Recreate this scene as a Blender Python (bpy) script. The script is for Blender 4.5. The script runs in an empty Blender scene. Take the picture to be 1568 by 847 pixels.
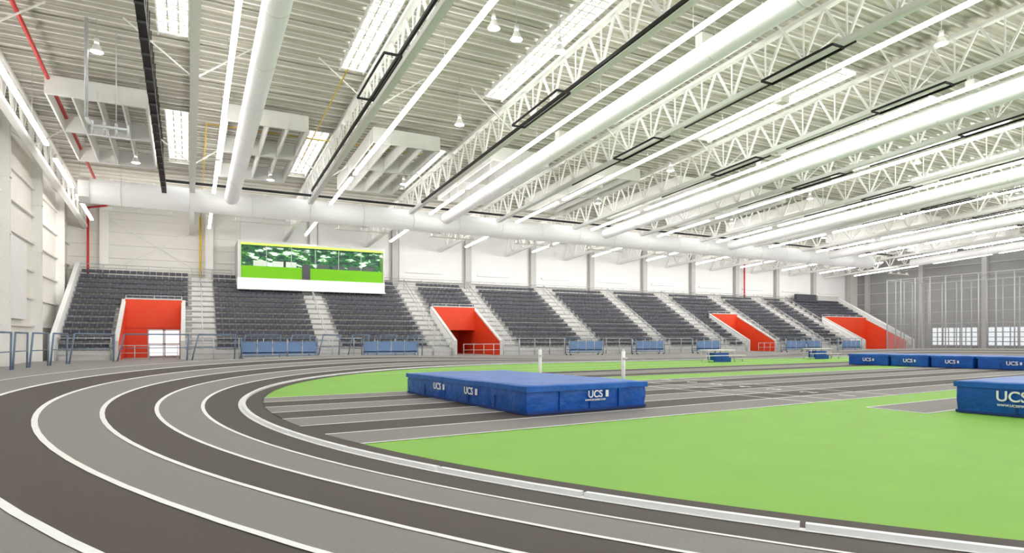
import bpy, math, random
from mathutils import Vector, Matrix
random.seed(4)
S=bpy.context.scene
S.view_settings.view_transform='Standard'
try: S.view_settings.look='None'
except Exception: pass

# ------------------------------------------------------------ materials
def mat(name,col,rough=0.6,metal=0.0,noise=0.0,nscale=8.0,bump=0.0,bscale=20.0,emit=None,estr=0.0,spec=0.4,alpha=1.0,stretch=None):
    m=bpy.data.materials.new(name); m.use_nodes=True
    nt=m.node_tree; b=nt.nodes['Principled BSDF']
    b.inputs['Base Color'].default_value=(*col,1)
    b.inputs['Roughness'].default_value=rough
    b.inputs['Metallic'].default_value=metal
    b.inputs['Specular IOR Level'].default_value=spec
    b.inputs['Alpha'].default_value=alpha
    tc=nt.nodes.new('ShaderNodeTexCoord')
    mp=nt.nodes.new('ShaderNodeMapping')
    nt.links.new(tc.outputs['Object'],mp.inputs['Vector'])
    if stretch: mp.inputs['Scale'].default_value=stretch
    if noise>0:
        n=nt.nodes.new('ShaderNodeTexNoise'); n.inputs['Scale'].default_value=nscale; n.inputs['Detail'].default_value=5
        nt.links.new(mp.outputs['Vector'],n.inputs['Vector'])
        r=nt.nodes.new('ShaderNodeMapRange'); r.inputs['From Min'].default_value=.3; r.inputs['From Max'].default_value=.7
        r.inputs['To Min'].default_value=1-noise; r.inputs['To Max'].default_value=1+noise
        nt.links.new(n.outputs['Fac'],r.inputs['Value'])
        mx=nt.nodes.new('ShaderNodeVectorMath'); mx.operation='SCALE'
        mx.inputs[0].default_value=col
        nt.links.new(r.outputs['Result'],mx.inputs['Scale'])
        nt.links.new(mx.outputs['Vector'],b.inputs['Base Color'])
    if bump>0:
        n2=nt.nodes.new('ShaderNodeTexNoise'); n2.inputs['Scale'].default_value=bscale; n2.inputs['Detail'].default_value=4
        nt.links.new(mp.outputs['Vector'],n2.inputs['Vector'])
        bp=nt.nodes.new('ShaderNodeBump'); bp.inputs['Strength'].default_value=bump; bp.inputs['Distance'].default_value=.05
        nt.links.new(n2.outputs['Fac'],bp.inputs['Height'])
        nt.links.new(bp.outputs['Normal'],b.inputs['Normal'])
    if emit:
        b.inputs['Emission Color'].default_value=(*emit,1); b.inputs['Emission Strength'].default_value=estr
    return m
M={}
M['floor']=mat('floor_rubber_grey',(.29,.283,.275),.65,noise=.06,nscale=3,spec=.25)
M['dark']=mat('track_dark_grey',(.064,.050,.043),.6,noise=.12,nscale=60,bump=.15,bscale=200,spec=.25)
M['light']=mat('track_light_grey',(.222,.206,.198),.6,noise=.08,nscale=60,bump=.15,bscale=200,spec=.25)
M['green']=mat('infield_green',(.225,.46,.070),.6,noise=.04,nscale=1.2,bump=.1,bscale=150,spec=.2)
M['line']=mat('line_white',(.85,.85,.84),.5,noise=.03)
M['curb']=mat('curb_white_metal',(.82,.83,.86),.35,noise=.03)
M['white']=mat('steel_white_paint',(.90,.89,.86),.5,noise=.02,nscale=2)
M['cream']=mat('steel_cream',(.84,.82,.77),.6,noise=.03,nscale=2)
M['deck']=mat('roof_deck',(.60,.575,.50),.5,noise=.05,nscale=2)
M['fabric']=mat('duct_fabric_glow',(.91,.91,.91),.6,noise=.02,nscale=1,bump=.5,bscale=2.5,emit=(1,.99,.97),estr=.17)  # faint glow added to lift the shaded undersides of the ducts
M['panel']=mat('wall_panel_white',(.90,.90,.89),.6,noise=.02,nscale=.5)
M['baffle']=mat('acoustic_white',(.92,.91,.89),.8,noise=.02,nscale=2)
M['wall']=mat('wall_metal_cream',(.84,.82,.77),.6,noise=.03,nscale=.7)
M['wallg']=mat('wall_metal_grey',(.36,.36,.355),.6,noise=.04,nscale=.7)
M['col_g']=mat('column_grey',(.58,.57,.56),.6,noise=.03)
M['black']=mat('rail_black',(.012,.012,.014),.45,noise=.1)
M['red']=mat('portal_red',(.74,.062,.018),.5,noise=.03,nscale=1)
M['pipe_red']=mat('pipe_red',(.65,.03,.03),.4,noise=.03)
M['yellow']=mat('pipe_yellow',(.75,.5,.04),.4,noise=.03)
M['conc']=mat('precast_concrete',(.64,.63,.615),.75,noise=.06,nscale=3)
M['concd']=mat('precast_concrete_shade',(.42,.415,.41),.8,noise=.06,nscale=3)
M['seat']=mat('seat_charcoal',(.058,.060,.080),.5,noise=.08,nscale=4)
M['steel']=mat('galvanised_steel',(.6,.61,.63),.4,metal=.3,noise=.05)
M['rail']=mat('rail_blue_grey',(.16,.23,.33),.4,noise=.05)
M['cart']=mat('bench_steel_blue',(.17,.28,.50),.5,noise=.06)
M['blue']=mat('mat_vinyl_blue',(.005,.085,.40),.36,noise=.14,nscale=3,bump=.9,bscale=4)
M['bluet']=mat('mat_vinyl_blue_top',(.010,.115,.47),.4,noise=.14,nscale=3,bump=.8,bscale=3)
M['navy']=mat('mat_seam_navy',(.006,.04,.2),.5,noise=.05)
M['led']=mat('led_strip',(1,1,1),emit=(1,.975,.94),estr=18.5)
M['ledend']=mat('lamp_glow',(1,1,1),emit=(1,.99,.96),estr=45)
M['sky']=mat('skylight_glazing',(.9,.95,1),emit=(.93,.97,1),estr=6)
M['win']=mat('window_daylight',(.9,.95,1),emit=(.88,.94,1),estr=.75)
M['net']=mat('cage_net',(.5,.5,.52),.8,alpha=.2,noise=.1)
M['lime']=mat('lime_paint_glow',(.17,.50,.01),.5,noise=.03,spec=.2,emit=(.2,.6,.02),estr=.04)  # painted wall with a slight glow added to brighten it
M['limeg']=mat('lime_cove_light',(.4,.9,.1),emit=(.5,1,.06),estr=1.2)
M['dgrey']=mat('dark_grey_panel',(.07,.07,.08),.5,noise=.05)
M['glass']=mat('window_glass',(.3,.5,.4),.05,alpha=.06,spec=.5,noise=.02)

def pattern():  # mottled glowing colours that paint the reflections in the press-box glass
    m=bpy.data.materials.new('suite_painted_reflection'); m.use_nodes=True; nt=m.node_tree; b=nt.nodes['Principled BSDF']
    tc=nt.nodes.new('ShaderNodeTexCoord'); mp=nt.nodes.new('ShaderNodeMapping'); mp.inputs['Scale'].default_value=(.8,1,2.4); mp.inputs['Rotation'].default_value=(0,.35,0)
    n=nt.nodes.new('ShaderNodeTexNoise'); n.inputs['Scale'].default_value=1.5; n.inputs['Detail'].default_value=8
    r=nt.nodes.new('ShaderNodeValToRGB'); r.color_ramp.interpolation='CONSTANT'
    e=r.color_ramp.elements; e[0].position=0; e[0].color=(.01,.022,.026,1); e[1].position=.57; e[1].color=(.75,.88,.8,1)
    a=e.new(.42); a.color=(.01,.17,.02,1); a=e.new(.47); a.color=(.012,.028,.035,1); a=e.new(.53); a.color=(.09,.36,.03,1)
    nt.links.new(tc.outputs['Object'],mp.inputs[0]); nt.links.new(mp.outputs[0],n.inputs[0]); nt.links.new(n.outputs[0],r.inputs[0])
    nt.links.new(r.outputs[0],b.inputs['Base Color']); nt.links.new(r.outputs[0],b.inputs['Emission Color']); b.inputs['Emission Strength'].default_value=.5
    b.inputs['Specular IOR Level'].default_value=.1
    return m
M['painted_refl']=pattern()

# ------------------------------------------------------------ mesh builder
class MB:
    def __init__(s): s.v=[]; s.f=[]; s.m=[]; s.mats=[]; s.sm=[]
    def mi(s,k):
        if k not in s.mats: s.mats.append(k)
        return s.mats.index(k)
    def face(s,idx,k,smooth=False): s.f.append(idx); s.m.append(s.mi(k)); s.sm.append(smooth)
    def quad(s,pts,k):
        b=len(s.v); s.v+= [tuple(p) for p in pts]; s.face(list(range(b,b+len(pts))),k)
    def hexa(s,P,k):
        b=len(s.v); s.v+=[tuple(p) for p in P]
        for q in ((0,3,2,1),(4,5,6,7),(0,1,5,4),(1,2,6,5),(2,3,7,6),(3,0,4,7)): s.face([b+i for i in q],k)
    def box(s,x0,x1,y0,y1,z0,z1,k):
        s.hexa([(x0,y0,z0),(x1,y0,z0),(x1,y1,z0),(x0,y1,z0),(x0,y0,z1),(x1,y0,z1),(x1,y1,z1),(x0,y1,z1)],k)
    def beam(s,p,q,w,h,k):
        p=Vector(p);q=Vector(q);d=(q-p).normalized()
        up=Vector((0,0,1)) if abs(d.z)<.95 else Vector((1,0,0))
        a=d.cross(up).normalized()*w/2; b=a.cross(d).normalized()*h/2
        s.hexa([p-a-b,p+a-b,q+a-b,q-a-b,p-a+b,p+a+b,q+a+b,q-a+b],k)
    def tube(s,p,q,r,k,n=8,r2=None,caps=True,smooth=True):
        p=Vector(p);q=Vector(q);d=(q-p).normalized(); r2=r if r2 is None else r2
        up=Vector((0,0,1)) if abs(d.z)<.95 else Vector((1,0,0))
        a=d.cross(up).normalized(); b=a.cross(d).normalized(); o=len(s.v)
        for c,R in ((p,r),(q,r2)):
            for i in range(n):
                t=2*math.pi*i/n; s.v.append(tuple(c+a*R*math.cos(t)+b*R*math.sin(t)))
        for i in range(n): s.face([o+i,o+(i+1)%n,o+n+(i+1)%n,o+n+i],k,smooth)
        if caps: s.face([o+i for i in range(n)][::-1],k); s.face([o+n+i for i in range(n)],k)
    def path(s,pts,r,k,n=6):
        for a,b in zip(pts[:-1],pts[1:]): s.tube(a,b,r,k,n)
    def build(s,name,parent=None):
        me=bpy.data.meshes.new(name); me.from_pydata(s.v,[],s.f)
        for k in s.mats: me.materials.append(M[k])
        me.polygons.foreach_set('material_index',s.m); me.polygons.foreach_set('use_smooth',s.sm); me.update()
        o=bpy.data.objects.new(name,me); S.collection.objects.link(o)
        if parent: o.parent=parent
        return o
def empty(name,loc=(0,0,0)):
    e=bpy.data.objects.new(name,None); e.location=loc; S.collection.objects.link(e); return e
def text(name,body,size,loc,rot,parent,k='line',ext=.002,bold=.016):
    c=bpy.data.curves.new(name,'FONT'); c.body=body; c.size=size; c.extrude=ext; c.align_x='CENTER'; c.align_y='CENTER'; c.offset=bold*size
    c.materials.append(M[k]); o=bpy.data.objects.new(name,c); o.location=loc; o.rotation_euler=rot; S.collection.objects.link(o); o.parent=parent; return o

SL=.06
def rz(z0,y): return z0-SL*y
X0,X1,Y0,Y1=-8.9,94.5,-22.0,62.3
DECK=16.75; CH=14.45

# ------------------------------------------------------------ floor, track
b=MB(); b.box(X0-.3,X1+.3,Y0,Y1+.3,-.3,0,'floor'); b.build('floor')
CX,CY,R=19.5,13.4,18.5; CX2=46.0; LW=.762
def ss(t): t=max(0,min(1,t)); return t*t*(3-2*t)
st=[]
N=96
for i in range(N+1):
    th=math.radians(90+180*i/N); rel=abs(math.degrees(th)-180)
    bk=1-ss((rel-52)/60); st.append((CX+R*math.cos(th),CY+R*math.sin(th),math.cos(th),math.sin(th),bk))
L=CX2-CX
for i in range(1,36):
    x=CX+L*i/36; e=min(x-CX,CX2-x); bk=(1-ss((90-52+e*3.2)/60)); st.append((x,CY-R,0,-1,bk))
for i in range(N+1):
    th=math.radians(-90+180*i/N); rel=abs(math.degrees(th)); bk=1-ss((rel-52)/60)
    st.append((CX2+R*math.cos(th),CY+R*math.sin(th),math.cos(th),math.sin(th),bk))
for i in range(1,36):
    x=CX2-L*i/36; e=min(x-CX,CX2-x); bk=(1-ss((90-52+e*3.2)/60)); st.append((x,CY+R,0,1,bk))
def tp(s_,o,dz): 
    x,y,nx,ny,bk=s_; return (x+nx*o,y+ny*o,.012+.13*max(0,o)*bk+dz)
def ring(bm,o0,o1,dz,k,skip=None):
    n=len(st)
    for i in range(n):
        a,c=st[i],st[(i+1)%n]
        bm.quad([tp(a,o0,dz),tp(c,o0,dz),tp(c,o1,dz),tp(a,o1,dz)],k)
track=empty('running_track')
b=MB(); cols=['dark','light','dark','light','dark','light']
for k in range(6): ring(b,k*LW,(k+1)*LW,0,cols[k])
n=len(st)
for i in range(n):
    a,c=st[i],st[(i+1)%n]
    pa=tp(a,6*LW,0);pc=tp(c,6*LW,0)
    b.quad([pa,pc,(c[0]+c[2]*(6*LW+.02),c[1]+c[3]*(6*LW+.02),0),(a[0]+a[2]*(6*LW+.02),a[1]+a[3]*(6*LW+.02),0)],'dark')
ring(b,-.42,0,0,'dark')
b.build('track_surface',track)
b=MB()
for k in range(1,7): ring(b,k*LW-.033,k*LW+.033-(.033 if k==6 else 0),.005,'line')
ring(b,-.03,.1,.005,'line')
b.build('lane_lines',track)
b=MB()
for i in range(n):
    a,c=st[i],st[(i+1)%n]
    if (i%3)==2:
        f=.93
        c=tuple(a[j]+(c[j]-a[j])*f for j in range(5))
    P=[tp(a,-.045,0),tp(c,-.045,0),tp(c,.03,0),tp(a,.03,0),tp(a,-.045,.05),tp(c,-.045,.05),tp(c,.03,.05),tp(a,.03,.05)]
    b.hexa(P,'curb')
b.build('inner_curb_rail',track)

# infield
inf=empty('infield')
b=MB()
pts=[(s_[0]-s_[2]*.41,s_[1]-s_[3]*.41,.008) for s_ in st]
b.quad(pts,'green'); b.build('green_turf',inf)
TL=.075
def inx(y0,rr):
    x=CX
    while True:
        y=y0+TL*(x-2)
        if ((x-CX)**2+(y-CY)**2)>rr*rr: return x
        x-=.02
def strip(bm,ya,yb,z,k,xa=None,xb=58,rr=18.08):
    def pt(x,y0): return (x,y0+TL*(x-2),z)
    if xa is None:
        nn=max(1,int(abs(yb-ya)/.2)); ed=[pt(inx(yb+(ya-yb)*j/nn,rr),yb+(ya-yb)*j/nn) for j in range(nn+1)]
    else: ed=[pt(xa,yb),pt(xa,ya)]
    bm.quad([pt(xb,ya),pt(xb,yb)]+ed,k)
b=MB(); y=8.5; W=1.1
for k in range(7):
    strip(b,y+k*W,y+(k+1)*W,.012,'light' if k%2==0 else 'dark')
for k in range(8):
    strip(b,y+k*W-.03,y+k*W+.03,.016,'line')
strip(b,18.2,19.6,.012,'dark',xa=8.5); strip(b,19.6,21.0,.012,'light',xa=8.5); strip(b,21,22.4,.012,'dark',xa=8.5)
for q in (18.2,19.6,21,22.4): strip(b,q-.03,q+.03,.016,'line',xa=8.5)
strip(b,24.8,24.86,.014,'line',xa=6); strip(b,27.2,27.26,.014,'line',xa=9)
strip(b,6.1,7.35,.012,'light',xa=12.6,xb=34); strip(b,6.1,6.15,.016,'line',xa=12.6,xb=34); strip(b,7.3,7.35,.016,'line',xa=12.6,xb=34)
b.box(12.6,12.65,6.9,8.14,.012,.017,'line')
for q in (12.5,13.6,16.0):
    b.quad([(q,8.5+TL*(q-2),.018),(q+.06,8.5+TL*(q-2),.018),(q+.06-.3,16.2+TL*(q-2),.018),(q-.3,16.2+TL*(q-2),.018)],'line')
b.build('sprint_lanes',inf)
for k in range(7):
    x=14.8; text('lane_number_%d'%(k+1),str(k+1),.6,(x,8.5+W*(k+.5)+TL*(x-2),.018),(0,0,math.radians(4.3)),inf,ext=.001)

# ------------------------------------------------------------ walls
b=MB()
zt=lambda y: rz(DECK,y)+.1
b.hexa([(X0-.25,Y0,0),(X0,Y0,0),(X0,Y1,0),(X0-.25,Y1,0),(X0-.25,Y0,zt(Y0)),(X0,Y0,zt(Y0)),(X0,Y1,zt(Y1)),(X0-.25,Y1,zt(Y1))],'wall')
for z in [2.2+1.75*i for i in range(7)]: b.box(X0,X0+.16,Y0,Y1,z,z+.12,'cream')
yy=57.5
while yy>Y0:
    t=rz(CH,yy)+1.5
    b.box(X0,X0+.5,yy-.2,yy-.15,0,t,'white'); b.box(X0,X0+.5,yy+.15,yy+.2,0,t,'white'); b.box(X0+.05,X0+.45,yy-.15,yy+.15,0,t,'cream')
    for z in (3.5,7,10): b.box(X0,X0+.56,yy-.23,yy+.23,z,z+.05,'white')
    yy-=8.05
b.box(X0+.16,X0+.24,42.4,46.6,2.6,7.2,'panel')
b.box(X0+.16,X0+.24,34,38.5,2.6,7.2,'panel')
b.build('wall_left')
b=MB()
b.box(X0-.25,X1+.25,Y1,Y1+.25,0,zt(Y1),'wall')
colx=[-6.3,1.6]+[10.6+8.1*i for i in range(11)]
for z in [5+1.1*i for i in range(7)]: b.box(X0,3.6,Y1-.12,Y1,z,z+.1,'cream')
for i,x in enumerate(colx):
    k='cream' if i<3 else 'col_g'
    b.box(x-.25,x+.25,Y1-.55,Y1,0,12.6,k); b.box(x-.32,x+.32,Y1-.6,Y1-.55,0,12.6,'white' if i<3 else 'col_g')
b.box(4.2,10.1,Y1-.25,Y1,8,12.6,'panel')
for x in colx[2:]:
    if x<88:
        b.box(x+.5,x+7.5,Y1-.25,Y1,7.4,12.6,'panel')
        b.box(x+.5,x+7.5,Y1-.28,Y1,7.9,7.98,'cream')
        if x>11: b.box(x+1.2,x+5.2,Y1-.4,Y1-.25,8.3,8.5,'white')
for (xa,xb) in ((-6,1.3),):
    b.beam((xa,Y1-.2,7.2),(xb,Y1-.2,11.6),.06,.06,'white'); b.beam((xb,Y1-.2,7.2),(xa,Y1-.2,11.6),.06,.06,'white')
b.build('wall_back')
b=MB()
b.hexa([(X1,Y0,0),(X1+.25,Y0,0),(X1+.25,Y1,0),(X1,Y1,0),(X1,Y0,zt(Y0)),(X1+.25,Y0,zt(Y0)),(X1+.25,Y1,zt(Y1)),(X1,Y1,zt(Y1))],'wallg')
for z in [2+1.6*i for i in range(7)]: b.box(X1-.1,X1,Y0,Y1,z,z+.1,'col_g')
yy=60.5
while yy>Y0:
    b.box(X1-.5,X1,yy-.3,yy+.3,0,rz(CH,yy)+1.5,'col_g'); yy-=8.1
b.build('wall_right')
b=MB()
for (ya,yb) in ((45.2,51),(37.2,44),(29,36),(21,28)):
    b.box(X1-.14,X1-.08,ya,yb,.6,3.0,'win')
    for j in range(9):
        q=ya+(yb-ya)*j/8; b.box(X1-.2,X1-.06,q-.06,q+.06,.5,3.1,'wallg')
    for z in (.5,1.1,1.7,2.35,3.05): b.box(X1-.2,X1-.06,ya,yb,z-.05,z+.05,'wallg')
b.build('window_1')

# ------------------------------------------------------------ ceiling deck (corrugated)
b=MB(); y=Y0; per=.42
prof=[]
while y<Y1+.2:
    for dy,dz in ((0,0),(.17,0),(.21,.11),(.38,.11)): prof.append((y+dy,rz(DECK,y+dy)+dz))
    y+=per
for (ya,za),(yb,zb) in zip(prof[:-1],prof[1:]):
    b.quad([(X0-.25,ya,za),(X1+.25,ya,za),(X1+.25,yb,zb),(X0-.25,yb,zb)],'deck')
b.build('ceiling')
b=MB(); y=Y0+.5
while y<61.8:
    z=rz(DECK,y)
    b.box(X0,X1,y-.05,y+.05,z-.05,z-.01,'white'); b.box(X0,X1,y-.01,y+.01,z-.2,z-.05,'deck'); b.box(X0,X1,y-.04,y+.04,z-.23,z-.2,'white')
    y+=.95
b.build('ceiling_joists')
TX=[.2+7.8*i for i in range(-1,13)]
b=MB()
for x in TX:
    if x<X0+.5 or x>X1-1: continue
    b.beam((x,Y0,rz(CH,Y0)),(x,61.9,rz(CH,61.9)),.34,.24,'white')
    b.beam((x,Y0,rz(DECK-.4,Y0)),(x,61.9,rz(DECK-.4,61.9)),.3,.18,'white')
    y=-14.0
    while y<60.5:
        b.beam((x,y,rz(CH,y)),(x,y+1.0,rz(DECK-.4,y+1.0)),.1,.1,'white')
        b.beam((x,y+1.0,rz(DECK-.4,y+1.0)),(x,y+2.0,rz(CH,y+2.0)),.1,.1,'white')
        b.beam((x,y,rz(CH,y)),(x,y,rz(DECK-.4,y)),.06,.06,'white')
        y+=2.0
    for y in (-6,6,18,30,42,54):
        b.beam((x,y,rz(CH,y)),(x+2.6,y,rz(DECK-.3,y)),.06,.06,'white'); b.beam((x,y,rz(CH,y)),(x-2.6,y,rz(DECK-.3,y)),.06,.06,'white')
b.build('ceiling_trusses')

# skylights
b=MB()
for i in range(13):
    x=-.6+7.75*i; hw=.55
    for (ya,yb) in ((-1,9),(20.5,31),(39.5,48.5)):
        b.quad([(x-hw,ya,rz(DECK-.03,ya)),(x+hw,ya,rz(DECK-.03,ya)),(x+hw,yb,rz(DECK-.03,yb)),(x-hw,yb,rz(DECK-.03,yb))],'sky')
        for s_ in (-hw-.04,hw+.04):
            b.beam((x+s_,ya,rz(DECK-.12,ya)),(x+s_,yb,rz(DECK-.12,yb)),.06,.24,'white')
        for s_ in (-.2,.2): b.beam((x+s_,ya,rz(DECK-.08,ya)),(x+s_,yb,rz(DECK-.08,yb)),.07,.08,'deck')
        q=ya+.475
        while q<yb: b.box(x-hw,x+hw,q-.04,q+.04,rz(DECK-.1,q),rz(DECK-.04,q),'deck'); q+=.95
b.build('window_2')

# led strips
LX=[1.5+7.8*i for i in range(12)]
led=MB(); hous=MB()
def strip_led(x,ya,yb,z0):
    led.beam((x,ya,rz(z0,ya)),(x,yb,rz(z0,yb)),.2,.1,'led')
    hous.beam((x,ya,rz(z0+.08,ya)),(x,yb,rz(z0+.08,yb)),.06,.06,'white')
    y=ya+1
    while y<yb:
        hous.tube((x,y,rz(z0+.1,y)),(x,y,rz(DECK,y)),.012,'steel',4); y+=6
for x in LX:
    for (ya,yb) in ((-14,10.7),(10.85,39.5),(40.3,47),(49,58)): strip_led(x,ya,yb,14.25)
for (ya,yb) in ((0,16),(17,29),(29.6,40.0),(42.4,48),(50,57)): strip_led(-6.6,ya,yb,14.0)
e=empty('led_strip_lights'); led.build('diffusers',e); hous.build('housings',e)

# ------------------------------------------------------------ ducts
e=empty('fabric_air_ducts'); b=MB()
for x in (2.6,18.4,34.1,50,66,82):
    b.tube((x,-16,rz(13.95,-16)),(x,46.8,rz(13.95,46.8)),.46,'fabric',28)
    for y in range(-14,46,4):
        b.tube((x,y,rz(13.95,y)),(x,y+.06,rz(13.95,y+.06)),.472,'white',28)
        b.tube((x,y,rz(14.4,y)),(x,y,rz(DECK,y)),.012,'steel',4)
b.build('branch_ducts',e)
b=MB()
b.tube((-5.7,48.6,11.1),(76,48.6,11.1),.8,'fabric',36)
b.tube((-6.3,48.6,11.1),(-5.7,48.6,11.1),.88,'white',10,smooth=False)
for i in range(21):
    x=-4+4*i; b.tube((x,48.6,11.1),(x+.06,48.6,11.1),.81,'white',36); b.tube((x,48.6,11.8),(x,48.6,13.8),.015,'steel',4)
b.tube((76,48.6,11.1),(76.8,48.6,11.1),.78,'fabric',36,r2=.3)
b.build('main_duct',e)

# divider curtain rails
b=MB()
b.beam((-1.45,Y0,rz(14.05,Y0)),(-1.45,46.9,rz(14.05,46.9)),.28,.36,'black')
b.beam((-1.45,46.9,11.9),(78,46.9,11.9),.12,.16,'black')
y=-10
while y<46: 
    b.box(-1.6,-1.3,y-.03,y+.03,rz(13.8,y),rz(14.3,y),'dgrey'); b.tube((-1.45,y,rz(14.2,y)),(-1.45,y,rz(DECK,y)),.02,'black',4); y+=1.2
for i in range(1,12):
    x=TX[i+1]-.62
    if i<3: b.beam((x,-6,rz(14.1,-6)),(x,43.5,rz(14.1,43.5)),.11,.14,'black'); fr=((23.5,27.8),)
    else: fr=((15.7,19.1),(26.2,29.8))
    for (fa,fb) in fr:
        z=14.05
        if i>=3: b.beam((x,fa-.5,rz(z,fa)-.1),(x,fb+5.5,rz(z,fb+5.5)-.1),.06,.07,'black')
        for dx in (0,-.7): b.beam((x+dx,fa,rz(z,fa)-.15),(x+dx,fb,rz(z,fb)-.15),.06,.09,'black')
        for fy in (fa,fb): b.beam((x,fy,rz(z,fy)-.15),(x-.7,fy,rz(z,fy)-.15),.06,.09,'black')
b.build('divider_curtain_rails')

# acoustic baffles
b=MB()
for i in range(12):
    xr=-1.9+7.8*i; xl=xr-4.1
    for y in (36,41,46): b.hexa([(xl,y,rz(15.15,y)),(xr,y,rz(15.15,y)),(xr,y+.1,rz(15.15,y)),(xl,y+.1,rz(15.15,y)),(xl,y,rz(16.05,y)),(xr,y,rz(16.05,y)),(xr,y+.1,rz(16.05,y)),(xl,y+.1,rz(16.05,y))],'baffle')
    for j in range(5):
        x=xl+4.1*j/4
        b.beam((x,36,rz(15.6,36)),(x,46,rz(15.6,46)),.08,.86,'baffle')
    for x in (xl+.3,xr-.3):
        for y in (36,41,46): b.tube((x,y+.05,rz(16.05,y)),(x,y+.05,rz(DECK,y)),.015,'steel',4)
b.build('acoustic_baffles')

# pipes
b=MB()
b.tube((-5.9,0,rz(15.9,0)),(-5.9,60,rz(15.9,60)),.09,'pipe_red',8)
b.tube((-7.4,61.6,rz(15.9,60)),(-7.4,61.6,5),.09,'pipe_red',8); b.tube((-5.9,60,rz(15.9,60)),(-7.4,61.6,rz(15.9,60)),.09,'pipe_red',8)
b.tube((68.5,61.6,7),(68.5,61.6,12),.1,'pipe_red',8)
b.build('sprinkler_pipe')
b=MB()
b.tube((.9,61.3,6),(.9,61.3,12.2),.09,'yellow',8); b.path([(.9,61.3,12.2),(.9,40,13.9),(5.5,40,13.9),(14,40,13.9)],.035,'yellow')
b.path([(6.3,28,rz(15.2,28)),(6.3,41,rz(15.2,41))],.03,'yellow')
b.build('gas_pipe')
b=MB(); x=-3.6;y=29.5
b.path([(x,y,rz(15.9,y)),(x,y,10.2),(x+.15,y,9.9),(-2.2,y,9.9)],.07,'steel',8)
for q in range(4): b.tube((-3.4+.4*q,y,9.6),(-3.4+.4*q,y,10.1),.05,'steel',8)
b.tube((-2.6,y,9.9),(-2.6,y,13.8),.02,'steel',6)
b.box(-3.5,-2.1,y-.05,y+.05,9.5,9.56,'steel')
b.build('wall_bracket_pipework')

# high-bay pendant lamps
def lamp(i,x,y,z,glow):
    b=MB()
    b.tube((0,0,0),(0,0,.32),.24,'white',16,r2=.1,caps=False); b.tube((0,0,.32),(0,0,.55),.09,'white',12)
    b.tube((0,0,.55),(0,0,rz(DECK,y)-z),.015,'steel',5)
    b.tube((0,0,.0),(0,0,.05),.21,'ledend' if glow else 'led',16)
    o=b.build('high_bay_pendant_lamp'); o.location=(x,y,z); return o
pos=[(-3.3,29.9,13,0),(12.4,29.7,12.5,1),(27.3,14.4,13.5,1),(10.5,21.7,13.5,1),(11.6,21.9,13.4,1),(13.7,22,13.4,1),(28.1,31.4,12.5,1),(43.5,32.6,12.5,1),
 (28.3,39.8,12,1),(42.5,23.9,13,1),(44,41,12,1),(59,42.5,12,1),(73,43,12,1),(58,34,12.5,1),(72,35,12.5,1),(13,41,12,1),(58,24,13,1),(-2.8,43,11.9,0),(4.8,44,12,1)]
for i,p in enumerate(pos): lamp(i,*p)
for (x,y) in ((19.3,19.5),(27.2,22),(19.4,31),(35,30),(43,30),(50.7,31),(35,17),(27,38)):
    b=MB(); b.box(-.3,.3,-.2,.2,-.25,.25,'white'); b.box(-.26,.26,-.21,-.2,-.21,.21,'cream'); b.tube((0,0,.25),(0,0,1.3),.02,'steel',5)
    o=b.build('hanging_loudspeaker'); o.location=(x,y,rz(DECK,y)-1.55)

# ------------------------------------------------------------ grandstand
SX0,SX1=-7.9,88.0; NR=14; RY,RZ=.78,.46; SY=50.3; SZ=.55
aisles=[1.0,10.0,19.4,26.3,35.8,44.6,53.0,62.0,70.2,76.0]
portals=[(-4.3,-.5),(20.6,24.8),(56.4,60.5),(77.4,86.3)]
AW=.85
gs=empty('grandstand')
def inportal(x0,x1,i):
    return i<7 and any(x1>p0-.25 and x0<p1+.25 for p0,p1 in portals)
b=MB(); seats=MB()
for i in range(NR):
    y0=SY+RY*i; z=SZ+RZ*i
    segs=[(SX0,SX1)]
    if i<7:
        segs=[];c=SX0
        for p0,p1 in portals: segs.append((c,p0-.15)); c=p1+.15
        segs.append((c,SX1))
    for a_,c_ in segs:
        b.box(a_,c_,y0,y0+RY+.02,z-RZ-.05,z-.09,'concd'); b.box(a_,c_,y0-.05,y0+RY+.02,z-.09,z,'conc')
    x=SX0+.15
    while x<SX1-.5:
        xe=x+.48
        if not any(xe>a-AW and x<a+AW for a in aisles) and not inportal(x,xe,i):
            yb=y0+.42
            seats.box(x+.02,xe-.02,yb-.36,yb+.04,z+.34,z+.39,'seat')
            P=[(x+.02,yb,z+.36),(xe-.02,yb,z+.36),(xe-.02,yb+.04,z+.36),(x+.02,yb+.04,z+.36),(x+.02,yb+.05,z+.62),(xe-.02,yb+.05,z+.62),(xe-.02,yb+.09,z+.62),(x+.02,yb+.09,z+.62)]
            seats.hexa(P,'seat')
            seats.box(x+.2,x+.26,yb-.1,yb-.04,z,z+.34,'steel')
        x+=.48
    for a in aisles:
        if inportal(a-AW,a+AW,i): continue
        b.box(a-AW+.05,a+AW-.05,y0+RY/2,y0+RY,z,z+RZ/2,'conc')
b.box(SX0,SX1,SY+RY*NR,Y1-.65,0,SZ+RZ*(NR-1)+.0,'conc')
b.box(SX0,portals[0][0]-.2,SY-.12,SY,0,SZ+.1,'conc')
c=portals[0][1]+.2
for p0,p1 in portals[1:]+[(SX1,SX1)]:
    b.box(c,p0-.2,SY-.12,SY,0,SZ+.1,'conc'); c=p1+.2
b.build('treads_and_aisles',gs); seats.build('seats',gs)
b=MB()
ytop=SY+RY*NR; ztop=SZ+RZ*NR
def slab(x0,x1,ya,yb,za,zb,h,k,base=0,hb=None):
    b.hexa([(x0,ya,base),(x1,ya,base),(x1,yb,base if hb is None else hb),(x0,yb,base if hb is None else hb),(x0,ya,za+h),(x1,ya,za+h),(x1,yb,zb+h),(x0,yb,zb+h)],k)
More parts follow.
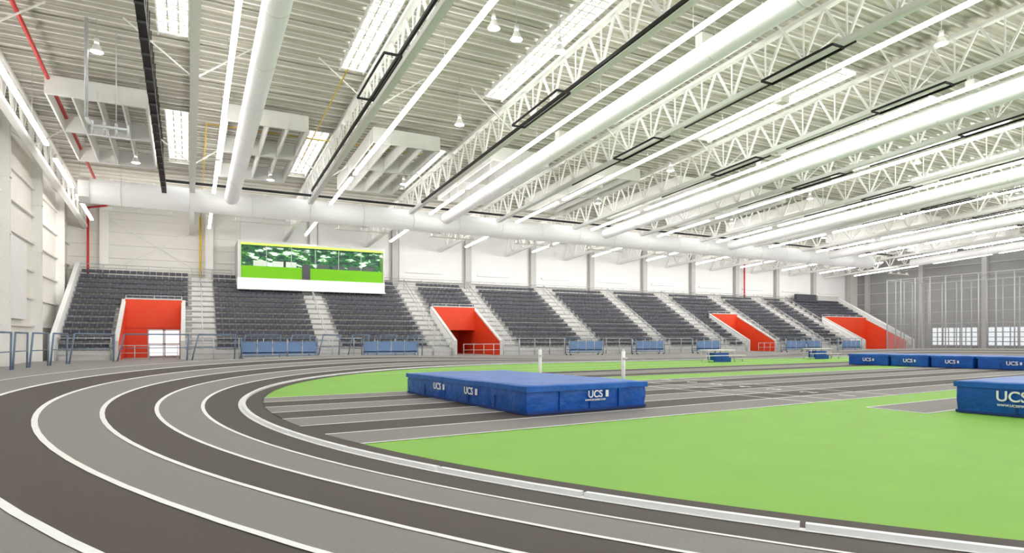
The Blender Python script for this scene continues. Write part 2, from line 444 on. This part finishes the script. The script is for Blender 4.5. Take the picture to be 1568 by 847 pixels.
for x in (SX0-.3,SX1):
    slab(x,x+.3,SY-.3,ytop,SZ,ztop,.75,'panel'); 
    b.box(x,x+.3,ytop,Y1-.65,0,ztop+.75,'panel')
slab(SX1+.3,SX1+.5,SY-.3,ytop,SZ,ztop,.8,'conc',base=0)
for n_,(p0,p1) in enumerate(portals):
    py=SY+RY*7; pz=SZ+RZ*7
    for x in (p0-.22,p1+.0):
        slab(x,x+.22,SY-.35,py+.2,SZ,pz,.62,'red')
        xx=x-.03
        b.hexa([(xx,SY-.4,SZ+.62),(xx+.28,SY-.4,SZ+.62),(xx+.28,py+.2,pz+.62),(xx,py+.2,pz+.62),(xx,SY-.4,SZ+.76),(xx+.28,SY-.4,SZ+.76),(xx+.28,py+.2,pz+.76),(xx,py+.2,pz+.76)],'conc')
        sx=x-.03 if x<p0 else x+.22
        slab(sx,sx+.03,SY-.37,py+.2,SZ,pz,.62,'panel')
        b.box(xx,xx+.28,SY-.4,SY-.35,0,SZ+.62,'conc')
    b.box(p0-.0,p1+.0,py-.2,py-.06,2.3,pz+.72,'red')
    b.box(p0-.02,p1+.02,py-.22,py-.04,pz+.72,pz+.82,'conc')
    b.box(p0-.2,p0,py+.2,py+4,0,2.5,'red'); b.box(p1,p1+.2,py+.2,py+4,0,2.5,'red'); b.box(p0,p1,py-.06,py+4,2.3,2.5,'red')
    b.box(p0,p1,py+4,py+4.1,0,2.6,'red')
b.build('portals_and_parapets',gs)
for n_,(p0,p1) in enumerate(portals):
    if n_ in (0,3):
        b=MB(); py=SY+RY*7
        xs=p0+ (1.5 if n_==0 else 3.2); xe=p1-.15 if n_==0 else p1-3.2
        y=py-.17
        b.box(xs,xe,y+.04,y+.06,.05,2.1,'win')
        m=(xs+xe)/2
        for x in (xs,m-.05,m+.05,xe): b.box(x-.04,x+.04,y-.02,y+.1,0,2.2,'col_g')
        for z in (.1,1.05,2.15): b.box(xs,xe,y-.02,y+.1,z-.05,z+.05,'col_g')
        b.box(p0,xs,y+.02,y+.1,0,2.3,'red'); b.box(xe,p1,y+.02,y+.1,0,2.3,'red'); b.box(xs,xe,y+.02,y+.1,2.2,2.3,'red')
        b.build('door_%d'%(n_+1))
b=MB()
def rail(p,q,h=1.0,k='steel',sp=1.5,r=.03,bars=2):
    p=Vector(p);q=Vector(q);n=max(1,int((q-p).length/sp)); up=Vector((0,0,1))
    for j in range(bars): b.tube(p+up*h*(1-j/bars),q+up*h*(1-j/bars),r*(1 if j==0 else .7),k,6)
    for i in range(n+1):
        a=p.lerp(q,i/n); b.tube(a,a+up*h,r,k,6)
for a in aisles:
    i0=7 if inportal(a-AW,a+AW,0) else 0
    rail((a-.1,SY+RY*i0+.3,SZ+RZ*i0),(a-.1,ytop-.4,ztop-RZ),.95,'steel',1.6,.035,2)
rail((SX0,Y1-.9,ztop-RZ),(3.4,Y1-.9,ztop-RZ),1.1,'steel',1.6,.03,4)
rail((16.6,Y1-.9,ztop-RZ),(SX1,Y1-.9,ztop-RZ),1.1,'steel',1.6,.03,4)
for p0,p1 in portals:
    rail((p0,SY+RY*7+.35,SZ+RZ*7),(p1,SY+RY*7+.35,SZ+RZ*7),1.05,'steel',1.3,.025,4)
b.build('handrails',gs)
b=MB()
c=SX0
for p0,p1 in portals+[(SX1,SX1)]:
    rail((c+.2,SY-.25,0),(p0-.4,SY-.25,0),1.5,'steel',1.6,.035,4); c=p1+.2
for p0,p1 in portals[:3]:
    rail((p0+.2,SY-1.4,0),(p1-.2,SY-1.4,0),1.0,'steel',.8,.03,2)
b.build('front_guard_rail')
b=MB()
pth=[(-7.6,24),(-7.6,29),(-7.5,34),(-7.2,39),(-6.2,43.5),(-4.2,46.8),(0,47.6),(6,47.8),(17,47.8)]
for a,c in zip(pth[:-1],pth[1:]):
    L_=math.dist(a,c); n_=max(1,int(L_/2.2))
    for i in range(n_):
        t0=i/n_+.03; t1=(i+1)/n_-.03
        p=Vector((a[0]+(c[0]-a[0])*t0,a[1]+(c[1]-a[1])*t0,0)); q=Vector((a[0]+(c[0]-a[0])*t1,a[1]+(c[1]-a[1])*t1,0))
        d=(q-p).normalized(); up=Vector((0,0,1))
        b.path([p,p+up*1.75+d*.4,q+up*1.75+d*.1,q],.045,'rail',8)
        b.tube(p+up*.85+d*.18,q+up*.85+d*.02,.03,'rail',6)
b.build('crowd_barrier_rails')

# press box
pb=empty('press_box'); b=MB()
x0,x1,y0,y1,z0,z1=3.7,16.5,58,61.6,5.75,9.95
ZB=6.75
b.box(x0,x1,y0,y1,z0,ZB,'panel'); b.box(x0,x1,y0,y1,9.78,z1,'col_g'); b.box(x0,x0+.25,y0,y1,ZB,9.78,'col_g'); b.box(x1-.12,x1,y0,y1,ZB,9.78,'col_g')
b.box(x0-.05,x1+.05,y0-.1,y0,z0-.02,z0+.12,'white')
for i in range(5):
    q=x0+(x1-x0)*i/4; b.box(q-.02,q+.02,y0-.012,y0,z0+.12,ZB,'cream')
b.build('shell',pb)
b=MB()
xa,xb=x0+.25,x1-.12
b.box(xa,xb,y0+.1,y0+.2,ZB,7.8,'lime')
b.box(xa,xb,y0+.9,y0+1.0,ZB,9.78,'painted_refl')
b.box(xa,xb,y0+.06,y0+.12,9.62,9.78,'limeg')
b.box(xa,xa+.08,y0+.2,y0+.9,ZB,9.78,'lime'); b.box(xb-.08,xb,y0+.2,y0+.9,ZB,9.78,'lime')
b.box(xa,xb,y0+.2,y0+.9,9.6,9.78,'dgrey')
b.box(9.0,9.7,y0+.04,y0+.08,ZB,8.1,'dgrey')
for q in (5,6.6,7.5): b.box(q,q+1.1,y0+.7,y0+.85,7.6,8.35,'panel')
for q in (10.4,11.8,13.2,14.6): b.box(q,q+1.1,y0+.7,y0+.85,7.6,8.25,'dgrey')
b.build('suite_interior',pb)
b=MB(); b.box(xa,xb,y0+.13,y0+.14,7.8,9.62,'glass')
for i in range(1,6):
    q=xa+(xb-xa)*i/6; b.box(q-.02,q+.02,y0+.1,y0+.17,7.8,9.62,'col_g')
b.build('viewing_window',pb)

b=MB(); b.box(78.5,82.8,61,61.4,6.4,8.0,'dgrey'); b.box(83.2,88,61,61.4,6.4,7.9,'col_g'); b.box(78.4,88.1,61.05,61.5,6.2,6.4,'steel'); b.build('scoreboard_cabinet')

# suspended light bars under the main duct, with fill lights added to brighten stands and rear wall
for x in (-3,5,12.5,20.3,28.5,36.5,44.5,52.5,60.5,68.5,76.5,85):
    b=MB(); b.box(-2.2,2.2,-.06,.06,-.05,.05,'white'); b.box(-2.1,2.1,-.1,-.06,-.03,.03,'cream')
    for q in (-1.8,0,1.8): b.tube((q,0,.05),(q,0,1.2),.02,'steel',5); b.box(q-.14,q+.14,-.12,.1,.05,.24,'white')
    o=b.build('suspended_light_bar'); o.location=(x,50.2,10.2)
    for j,q in enumerate((-1.8,1.8)):
        ld=bpy.data.lights.new('fill','AREA'); ld.shape='RECTANGLE'; ld.size=.5; ld.size_y=.2; ld.energy=85 if x in (5,12.5) else 165; ld.color=(1,.98,.95)
        lo=bpy.data.objects.new('fill_%d'%j,ld); S.collection.objects.link(lo); lo.parent=o; lo.location=(q,.16,.14); lo.rotation_euler=(math.radians(72),0,0)

# ------------------------------------------------------------ mats
def crash_mat(name,loc,rot,lx,ly,h,segs_y,logos=()):
    e=empty(name,loc); e.rotation_euler=(0,0,rot)
    k=0
    ys=[0]+list(segs_y)+[ly]
    for a,c in zip(ys[:-1],ys[1:]):
        me=MB()
        nx,ny,nz=14,max(4,int((c-a)*4)),5
        def P(u,v,w):
            x=lx*u; y=a+.015+(c-a-.03)*v; z=.03+(h-.03)*w
            pu=math.sin(math.pi*w)*.018
            if u in (0,1): x+=(pu+random.uniform(-.01,.01))*(1 if u else -1)
            if v in (0,1): y+=(pu*.6+random.uniform(-.007,.007))*(1 if v else -1)
            if w==1: z+=.025*math.sin(math.pi*u)*math.sin(math.pi*v)+random.uniform(-.01,.01)
            if w==1 and (u in (0,1) or v in (0,1)): z-=.015
            return (x,y,z)
        cache={}
        def vid(i,j,l):
            if (i,j,l) not in cache:
                cache[(i,j,l)]=len(me.v); me.v.append(P(i/nx,j/ny,l/nz))
            return cache[(i,j,l)]
        for i in range(nx):
            for j in range(ny):
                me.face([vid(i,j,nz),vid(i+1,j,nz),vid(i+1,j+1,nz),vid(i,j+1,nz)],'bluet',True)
        for i in range(nx):
            for l in range(nz):
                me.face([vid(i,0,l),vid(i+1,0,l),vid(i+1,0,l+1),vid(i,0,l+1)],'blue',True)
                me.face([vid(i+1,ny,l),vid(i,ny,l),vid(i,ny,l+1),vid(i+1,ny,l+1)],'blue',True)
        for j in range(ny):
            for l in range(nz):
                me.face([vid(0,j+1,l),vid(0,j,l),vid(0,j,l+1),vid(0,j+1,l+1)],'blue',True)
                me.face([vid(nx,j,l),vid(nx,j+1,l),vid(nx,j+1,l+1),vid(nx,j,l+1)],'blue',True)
        o=me.build('foam_section_%d'%k,e); k+=1
        mo=o.modifiers.new('b','BEVEL'); mo.width=.02; mo.segments=2; mo.limit_method='ANGLE'; mo.angle_limit=math.radians(50)
    # draped top pad with lapped skirt
    t=MB(); nx2,ny2=12,18
    def Q(i,j):
        u,v=i/nx2,j/ny2
        return (-.035+(lx+.07)*u,-.035+(ly+.07)*v,h+.035+.012*math.sin(7*u+5*v)*math.sin(9*v)+random.uniform(-.004,.004)-(.015 if i in(0,nx2) or j in (0,ny2) else 0))
    G={}
    for i in range(nx2+1):
        for j in range(ny2+1): G[i,j]=len(t.v); t.v.append(Q(i,j))
    for i in range(nx2):
        for j in range(ny2): t.face([G[i,j],G[i+1,j],G[i+1,j+1],G[i,j+1]],'bluet',True)
    edge=[(i,0) for i in range(nx2)]+[(nx2,j) for j in range(ny2)]+[(i,ny2) for i in range(nx2,0,-1)]+[(0,j) for j in range(ny2,0,-1)]
    lowv=[]
    for (i,j) in edge:
        p=t.v[G[i,j]]; lowv.append(len(t.v)); t.v.append((p[0],p[1],p[2]-.09-random.uniform(0,.012)))
    for a_ in range(len(edge)):
        c_=(a_+1)%len(edge); t.face([G[edge[a_]],lowv[a_],lowv[c_],G[edge[c_]]],'bluet')
    t.build('top_pad',e)
    t=MB()
    for (p,q) in (((0,0),(lx,0)),((lx,0),(lx,ly)),((lx,ly),(0,ly)),((0,ly),(0,0))):
        t.beam((p[0],p[1],.03),(q[0],q[1],.03),.03,.05,'navy')
    nq=int(ly/1.2)
    for i in range(1,nq+1):
        y=ly*i/(nq+1); t.box(-.03,-.012,y-.02,y+.02,.05,.3,'navy')
    for i in range(1,4): t.box(lx*i/4-.015,lx*i/4+.015,-.03,-.01,.05,h-.02,'blue')
    t.build('piping_and_straps',e)
    for (body,size,x,y,z,side) in logos:
        if side=='f': text('printed_letters',body,size,(x,-.05,z),(math.pi/2,0,0),e,ext=.004)
        else: text('printed_letters',body,size,(-.05,y,z),(math.pi/2,0,-math.pi/2),e,ext=.004)
    for l in logos:
        body,size,x,y,z,side=l
        if body!='UCS': continue
        q=MB()
        if side=='f': q.box(x+.27,x+.34,-.05,-.035,z-.06,z+.07,'line')
        else: q.box(-.05,-.035,y-.38,y-.3,z-.06,z+.07,'line')
        q.build('printed_label',e)
    return e
A=math.radians(4.3)
crash_mat('high_jump_landing_mat',(5.6,10.15,.016),A,3.0,5.8,.51,[1.35,3.6],logos=[('UCS',.2,1.6,0,.33,'f'),('WWW.UCSSPIRIT.COM',.05,1.6,0,.22,'f'),('UCS',.22,0,2.25,.30,'l'),('UCS',.22,0,3.85,.30,'l')])
crash_mat('high_jump_landing_mat',(13.75,1.9,.016),A,4.6,4.9,.59,[2.2],logos=[('UCS',.27,0,3.98,.36,'l'),('WWW.UCSSPIRIT.COM',.06,0,3.9,.2,'l')])
for i,(y,ln) in enumerate(((13.2,2.9),(16.2,1.9),(18.15,1.9),(20.1,2.2))):
    crash_mat('pole_vault_landing_mat',(33.6-.075*(y-13),y,.016),A*.6,3.6,ln-.06,.57,[],logos=[('UCS',.25,0,ln/2,.3,'l')])

def standard(x,y,h,rot=0):
    b=MB(); b.box(-.3,.3,-.25,.25,0,.05,'steel'); b.tube((0,0,.05),(0,0,h),.055,'white',10); b.tube((0,0,h*.7),(0,0,h+.06),.035,'steel',8); b.box(-.05,.05,-.12,.02,h*.8,h*.84,'steel')
    b.tube((-.25,0,.05),(0,0,.4),.015,'steel',6); b.tube((.25,0,.05),(0,0,.4),.015,'steel',6)
    o=b.build('high_jump_standard'); o.location=(x,y,.018); o.rotation_euler=(0,0,rot)
standard(10.5,13.6,1.1); standard(9.85,17.0,1.1)

def cart(x,y,w,h=1.35,rot=0):
    b=MB()
    for q in (0,w): 
        for d in (0,.7): b.tube((q,d,0.08),(q,d,h),.035,'rail',6)
    n_=max(2,int(w/.85))
    for i in range(n_):
        a=w*i/n_; b.box(a+.05,a+w/n_-.05,.1,.16,.35,h-.25,'cart'); b.box(a+.05,a+w/n_-.05,.1,.6,.45,.52,'cart'); b.tube((a,.1,.2),(a,.1,h-.1),.025,'steel',6)
    for z in (.25,h): b.tube((0,0,z),(w,0,z),.03,'rail',6); b.tube((0,.7,z),(w,.7,z),.03,'rail',6)
    for q in (.1,w-.1):
        for d in (0,.7): b.tube((q,d-.03,.06),(q,d+.03,.06),.06,'black',10)
    o=b.build('team_bench'); o.location=(x,y,0); o.rotation_euler=(0,0,rot)
for (x,w) in ((3.2,5.0),(11.6,4.2),(29.8,3.6),(37.2,3.4),(44.8,3.2),(57.8,3.4),(61.4,2.2),(67.4,3.4)): cart(x,46.2,w,1.5)
def table(x,y):
    b=MB(); b.box(-1.2,1.2,-.35,.35,.7,.76,'cream')
    for q in (-1.1,1.1):
        for d in (-.3,.3): b.tube((q,d,0),(q,d,.7),.025,'steel',6)
    b.box(-.6,.6,-.3,.3,.1,.55,'blue'); b.box(-.7,.7,-.4,-.3,.0,.25,'blue'); b.box(-1.6,1.6,-.8,-.55,.38,.42,'cream')
    for q in (-1.4,1.4): b.tube((q,-.67,0),(q,-.67,.38),.02,'steel',6)
    o=b.build('officials_table'); o.location=(x,y,.013)
table(29.7,28.8); table(40.6,29.8)

# throwing cage at right
b=MB()
y=47.5
while y>27:
    for x in (78,87): b.tube((x,y,0),(x,y,8.8),.07,'steel',8)
    y-=1.7
for x in (79.8,81.6,83.4,85.2): b.tube((x,47.5,0),(x,47.5,8.8),.07,'steel',8)
for x in (78,87): b.beam((x,27.5,8.8),(x,47.5,8.8),.1,.1,'steel'); b.quad([(x,27.5,0.1),(x,47.5,.1),(x,47.5,8.6),(x,27.5,8.6)],'net')
b.beam((78,47.5,8.8),(87,47.5,8.8),.1,.1,'steel'); b.quad([(78,47.5,.1),(87,47.5,.1),(87,47.5,8.6),(78,47.5,8.6)],'net')
b.build('throwing_cage')

# ------------------------------------------------------------ world + camera
w=bpy.data.worlds.new('world'); S.world=w; w.use_nodes=True
w.node_tree.nodes['Background'].inputs[0].default_value=(.97,.98,1,1); w.node_tree.nodes['Background'].inputs[1].default_value=1.9
cam=bpy.data.cameras.new('camera'); co=bpy.data.objects.new('camera',cam); S.collection.objects.link(co)
cam.sensor_width=36; cam.lens=950/1568*36; cam.shift_y=(519-423.5)/1568; cam.clip_end=500
co.location=(0,0,1.45); co.rotation_euler=(math.pi/2,0,-math.radians(27.5)); S.camera=co
